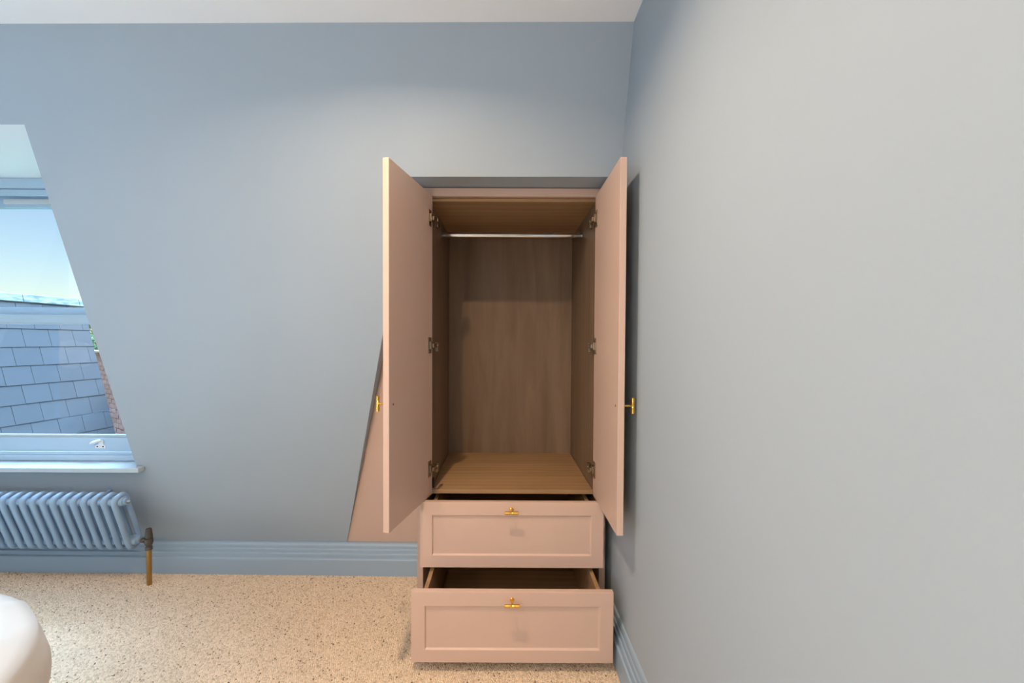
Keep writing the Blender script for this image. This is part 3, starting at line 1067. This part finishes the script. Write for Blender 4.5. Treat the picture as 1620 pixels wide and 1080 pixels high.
# ------------------------------------------------------------------ ceiling downlights
for (x, y), lb, gain in (((-0.40, 0.82), 'recessed downlight in the ceiling nearest the wardrobe', 0.93),
                         ((-1.30, 0.82), 'recessed downlight in the ceiling between added rooflight and wardrobe', 0.06),
                         ((-0.40, -0.50), 'recessed downlight just behind the viewer beside the right wall', 0.12),
                         ((-1.30, -0.50), 'recessed downlight just behind the viewer over the bed', 0.35),
                         ((-0.40, -1.80), 'recessed downlight in the far rear right of the room', 0.9),
                         ((-1.90, -1.80), 'recessed downlight in the far rear left of the room', 1.3)):
    d = tag(empty('downlight', (x, y, CEIL)), lb, 'ceiling light', 'recessed ceiling downlights')
    bm = bmesh.new()
    n_ = 28
    R1, R2 = .045, .034
    r0 = [bm.verts.new((R1 * math.cos(2 * PI * i / n_), R1 * math.sin(2 * PI * i / n_), -.0003)) for i in range(n_)]
    r1 = [bm.verts.new((R1 * .97 * math.cos(2 * PI * i / n_), R1 * .97 * math.sin(2 * PI * i / n_), -.004)) for i in range(n_)]
    r2 = [bm.verts.new((R2 * math.cos(2 * PI * i / n_), R2 * math.sin(2 * PI * i / n_), -.004)) for i in range(n_)]
    r3 = [bm.verts.new((R2 * math.cos(2 * PI * i / n_), R2 * math.sin(2 * PI * i / n_), -.0003)) for i in range(n_)]
    for p, q in ((r0, r1), (r1, r2), (r2, r3), (r3, r0)):
        for i in range(n_):
            j = (i + 1) % n_
            bm.faces.new((p[i], p[j], q[j], q[i]))
    link('bezel', bm, 'white_metal', d, 0, 'auto')
    bm = bmesh.new()
    lathe(bm, [(.0006, .033), (.0016, .033), (.0026, .020), (.0028, 0)], (0, 0, 0), (0, 0, -1), 24)
    link('lens', bm, 'lens', d, 0, 'auto')
    la = bpy.data.lights.new('downlight_lamp', 'AREA')
    la.shape = 'DISK'
    la.size = 0.060
    la.spread = math.radians(154)
    la.energy = LAMP_WATTS * gain
    la.color = LAMP_COLOUR
    lo = bpy.data.objects.new('downlight_lamp', la)
    C.objects.link(lo)
    lo.parent = d
    lo.location = (0, 0, -.006)

# ------------------------------------------------------------------ unseen paper lantern floor lamp added behind the viewer as soft fill
lant = tag(empty('fill_floor_lamp', (-1.05, -1.35, 0)), 'round white paper lantern floor lamp added behind the viewer as fill light, out of view', 'floor lamp')
bm = bmesh.new()
lathe(bm, [(0, .13), (.012, .13), (.018, .12), (.020, .012), (.020, 0)], (0, 0, 0), (0, 0, 1), 32)
link('base', bm, 'pewter', lant, 0, 'auto')
bm = bmesh.new()
lathe(bm, [(.019, .010), (.83, .010), (.832, 0)], (0, 0, 0), (0, 0, 1), 14)
link('pole', bm, 'pewter', lant, 0, 'auto')
bm = bmesh.new()
prof = []
for i in range(29):
    a = PI * i / 28
    r = .22 * math.sin(a) * (1 if i % 2 else .985)
    prof.append((1.03 - .20 * math.cos(a), max(r, 0.0)))
prof[0] = (prof[0][0], 0)
prof[-1] = (prof[-1][0], 0)
lathe(bm, prof, (0, 0, 0), (0, 0, 1), 32)
lm, n, b = newmat('fill_lamp_shade')
b.inputs['Base Color'].default_value = (0.85, 0.82, 0.76, 1)
b.inputs['Emission Color'].default_value = (*FILL_LANTERN_COLOUR, 1)
b.inputs['Emission Strength'].default_value = FILL_LANTERN
link('shade', bm, lm, lant, 0, True)

# ------------------------------------------------------------------ outside: neighbour's slate roof, brick wall, tree, ground
bm = bmesh.new()
box(bm, -40, 20, 2.9, 60, -6.1, -6.0)
struct(link('ground', bm, 'earth'), 'garden ground far below the window', 'ground')

PH, TH = 0.0958, 1.3167
rr = Vector((math.sin(PH), math.cos(PH), 0))                  # along the courses, away from the viewer
nh = Vector((math.cos(PH), -math.sin(PH), 0))
dd = nh * math.cos(TH) + Vector((0, 0, -math.sin(TH)))        # down the slope
on = dd.cross(rr) * -1                                        # out of the slope
if on.dot(Vector((0, -1, 0.3))) < 0 and on.x < 0:
    on = -on
# point on the slope from the measured bearing and distance
B0 = Vector((0, 0, EYE)) + 4.809 * (fw + ((0 - CX) / FPX) * cr + ((518.7 - CY) / FPX) * cd)
on = rr.cross(dd)
if on.dot(Vector((0, 0, EYE)) - B0) < 0:
    on = -on
roof = tag(empty('slate_roof', tuple(B0 + dd * 2.6 + Vector((0, 0, -.2)))), 'steep blue-grey slate roof seen through the window', 'roof')
ROOFI = Matrix.Translation(roof.location).inverted()
basis = Matrix((( rr.x, dd.x, on.x, 0), (rr.y, dd.y, on.y, 0), (rr.z, dd.z, on.z, 0), (0, 0, 0, 1)))
def rp(t, s, h=0):
    return B0 + rr * t + dd * s + on * h
GA, SWD = 0.23, 0.27
T0, T1 = -2.2, 0.957
bm = bmesh.new()
for v in box(bm, T0, T1 - .004, -.44, 2.6, -.20, -.012):
    v.co = rp(v.co.x, v.co.y, v.co.z)
o = link('roof_deck', bm, 'deck')
o.parent = roof
o.matrix_parent_inverse = ROOFI
def slate_mesh(wd, top=0.0):
    bm = bmesh.new()
    box(bm, 0, wd, top, GA + .05, 0, .0045)
    # tail lifted so each course laps the one below
    for v in bm.verts:
        v.co.z += 0.0065 * (v.co.y / (GA + .05)) - .0065
    me = bpy.data.meshes.new('slate')
    bmesh.ops.recalc_face_normals(bm, faces=bm.faces)
    bm.to_mesh(me)
    bm.free()
    me.materials.append(M['slate'])
    return me
full = slate_mesh(SWD - .004)
cache = {}
for row in range(-2, 11):
    off = 0.062 if row % 2 else 0.195
    off -= math.ceil((off - T0) / SWD) * SWD
    t = off
    while t < T1 - .01:
        a, b = max(t, T0), min(t + SWD, T1)
        if b - a > .03:
            wd = round(b - a - .004, 4)
            key = (wd, row == -2)
            if row > -2 and abs(wd - (SWD - .004)) < 1e-3:
                me = full
            else:
                if key not in cache:
                    cache[key] = slate_mesh(wd, .13 if row == -2 else 0.0)   # the top course is cut under the capping
                me = cache[key]
            o = bpy.data.objects.new('slate', me)
            C.objects.link(o)
            m4 = basis.copy()
            m4.translation = rp(a + .002, (row - 0) * GA - .05, random.uniform(-.0006, .0008))
            # course boundaries fall at s = row * gauge (tail edge of the row above)
            o.parent = roof
            o.matrix_parent_inverse = ROOFI
            o.matrix_basis = m4
        t += SWD
t = T0
while t < T1 + .02:               # lead capping along the top, in lengths
    t2 = min(t + .62, T1 + .02)
    bm = bmesh.new()
    for v in box(bm, t, t2 - .004, -.440, -.338, -.02, .018):
        v.co = rp(v.co.x, v.co.y, v.co.z)
    o = link('ridge_capping', bm, 'lead', None, .006)
    o.parent = roof
    o.matrix_parent_inverse = ROOFI
    t = t2
    if t2 >= T1 + .019:
        break

# brick wall beyond the roof verge
we = Vector((0.842, -0.54, 0)).normalized()
wn = Vector((-we.y, we.x, 0)) * -1
W0 = Vector((-7.45, 7.41, 0))
WLEN, WTOP, WBOT = 3.8, 1.045, -0.33
bw = tag(empty('brick_wall', (W0.x + we.x * 1.5, W0.y + we.y * 1.5, -6)), 'weathered red brick wall beyond the slate roof edge', 'wall')
BWI = Matrix.Translation(bw.location).inverted()
rotw = math.atan2(we.y, we.x)
bm = bmesh.new()
for v in box(bm, 0, WLEN, .012, .20, -6, WTOP - .02):
    t = v.co.copy()
    v.co = W0 + we * t.x - wn * t.y + Vector((0, 0, t.z))
o = link('mortar_core', bm, 'mortar')
o.parent = bw
o.matrix_parent_inverse = BWI
bmb = bmesh.new()
box(bmb, 0, .211, 0, .10, 0, .061)
bme = bpy.data.meshes.new('brick')
bmesh.ops.recalc_face_normals(bmb, faces=bmb.faces)
bmb.to_mesh(bme)
bmb.free()
bme.materials.append(M['brick'])
row = 0
z = WTOP - .10
while z > WBOT:
    x = 0.0 if row % 2 else -.1125
    while x < WLEN - .1:
        if x >= 0:
            o = bpy.data.objects.new('brick', bme)
            C.objects.link(o)
            o.parent = bw
            p = W0 + we * x + wn * random.uniform(.0, .004) + Vector((0, 0, z))
            o.location = p - bw.location
            o.rotation_euler = (0, 0, rotw)
        x += .225
    z -= .075
    row += 1
bm = bmesh.new()
for v in box(bm, -.02, WLEN, -.03, .22, WTOP - .03, WTOP):
    t = v.co.copy()
    v.co = W0 + we * t.x - wn * t.y + Vector((0, 0, t.z))
o = link('coping', bm, 'mortar', None, .005)
o.parent = bw
o.matrix_parent_inverse = BWI

# tree behind the brick wall
TC = Vector((-9.7, 10.2, 0.6))
tree = tag(empty('tree', (TC.x, TC.y, -6)), 'dark green leafy tree behind the brick wall', 'tree')
bm = bmesh.new()
lathe(bm, [(0, .22), (3, .16), (6, .10), (7, .03)], (0, 0, 0), (0, 0, 1), 10)
link('trunk', bm, 'bark', tree, 0, True)
bm = bmesh.new()
for i in range(9000):
    u = Vector((random.gauss(0, 1), random.gauss(0, 1), random.gauss(0, 1))).normalized()
    r = random.random() ** 0.35
    lump = 1 + 0.35 * noise.noise(u * 2.2)
    p = Vector((u.x * 1.5, u.y * 1.3, u.z * 1.35)) * r * lump + Vector((0, 0, 6.35))
    a = Vector((random.gauss(0, 1), random.gauss(0, 1), random.gauss(0, 1))).normalized()
    b = a.cross(Vector((random.gauss(0, 1), random.gauss(0, 1), random.gauss(0, 1)))).normalized()
    s_ = random.uniform(.05, .10)
    poly(bm, [p - a * s_, p + b * s_ * .5, p + a * s_, p - b * s_ * .5])
o = link('foliage', bm, 'leaf', tree)
o['kind'] = 'stuff'
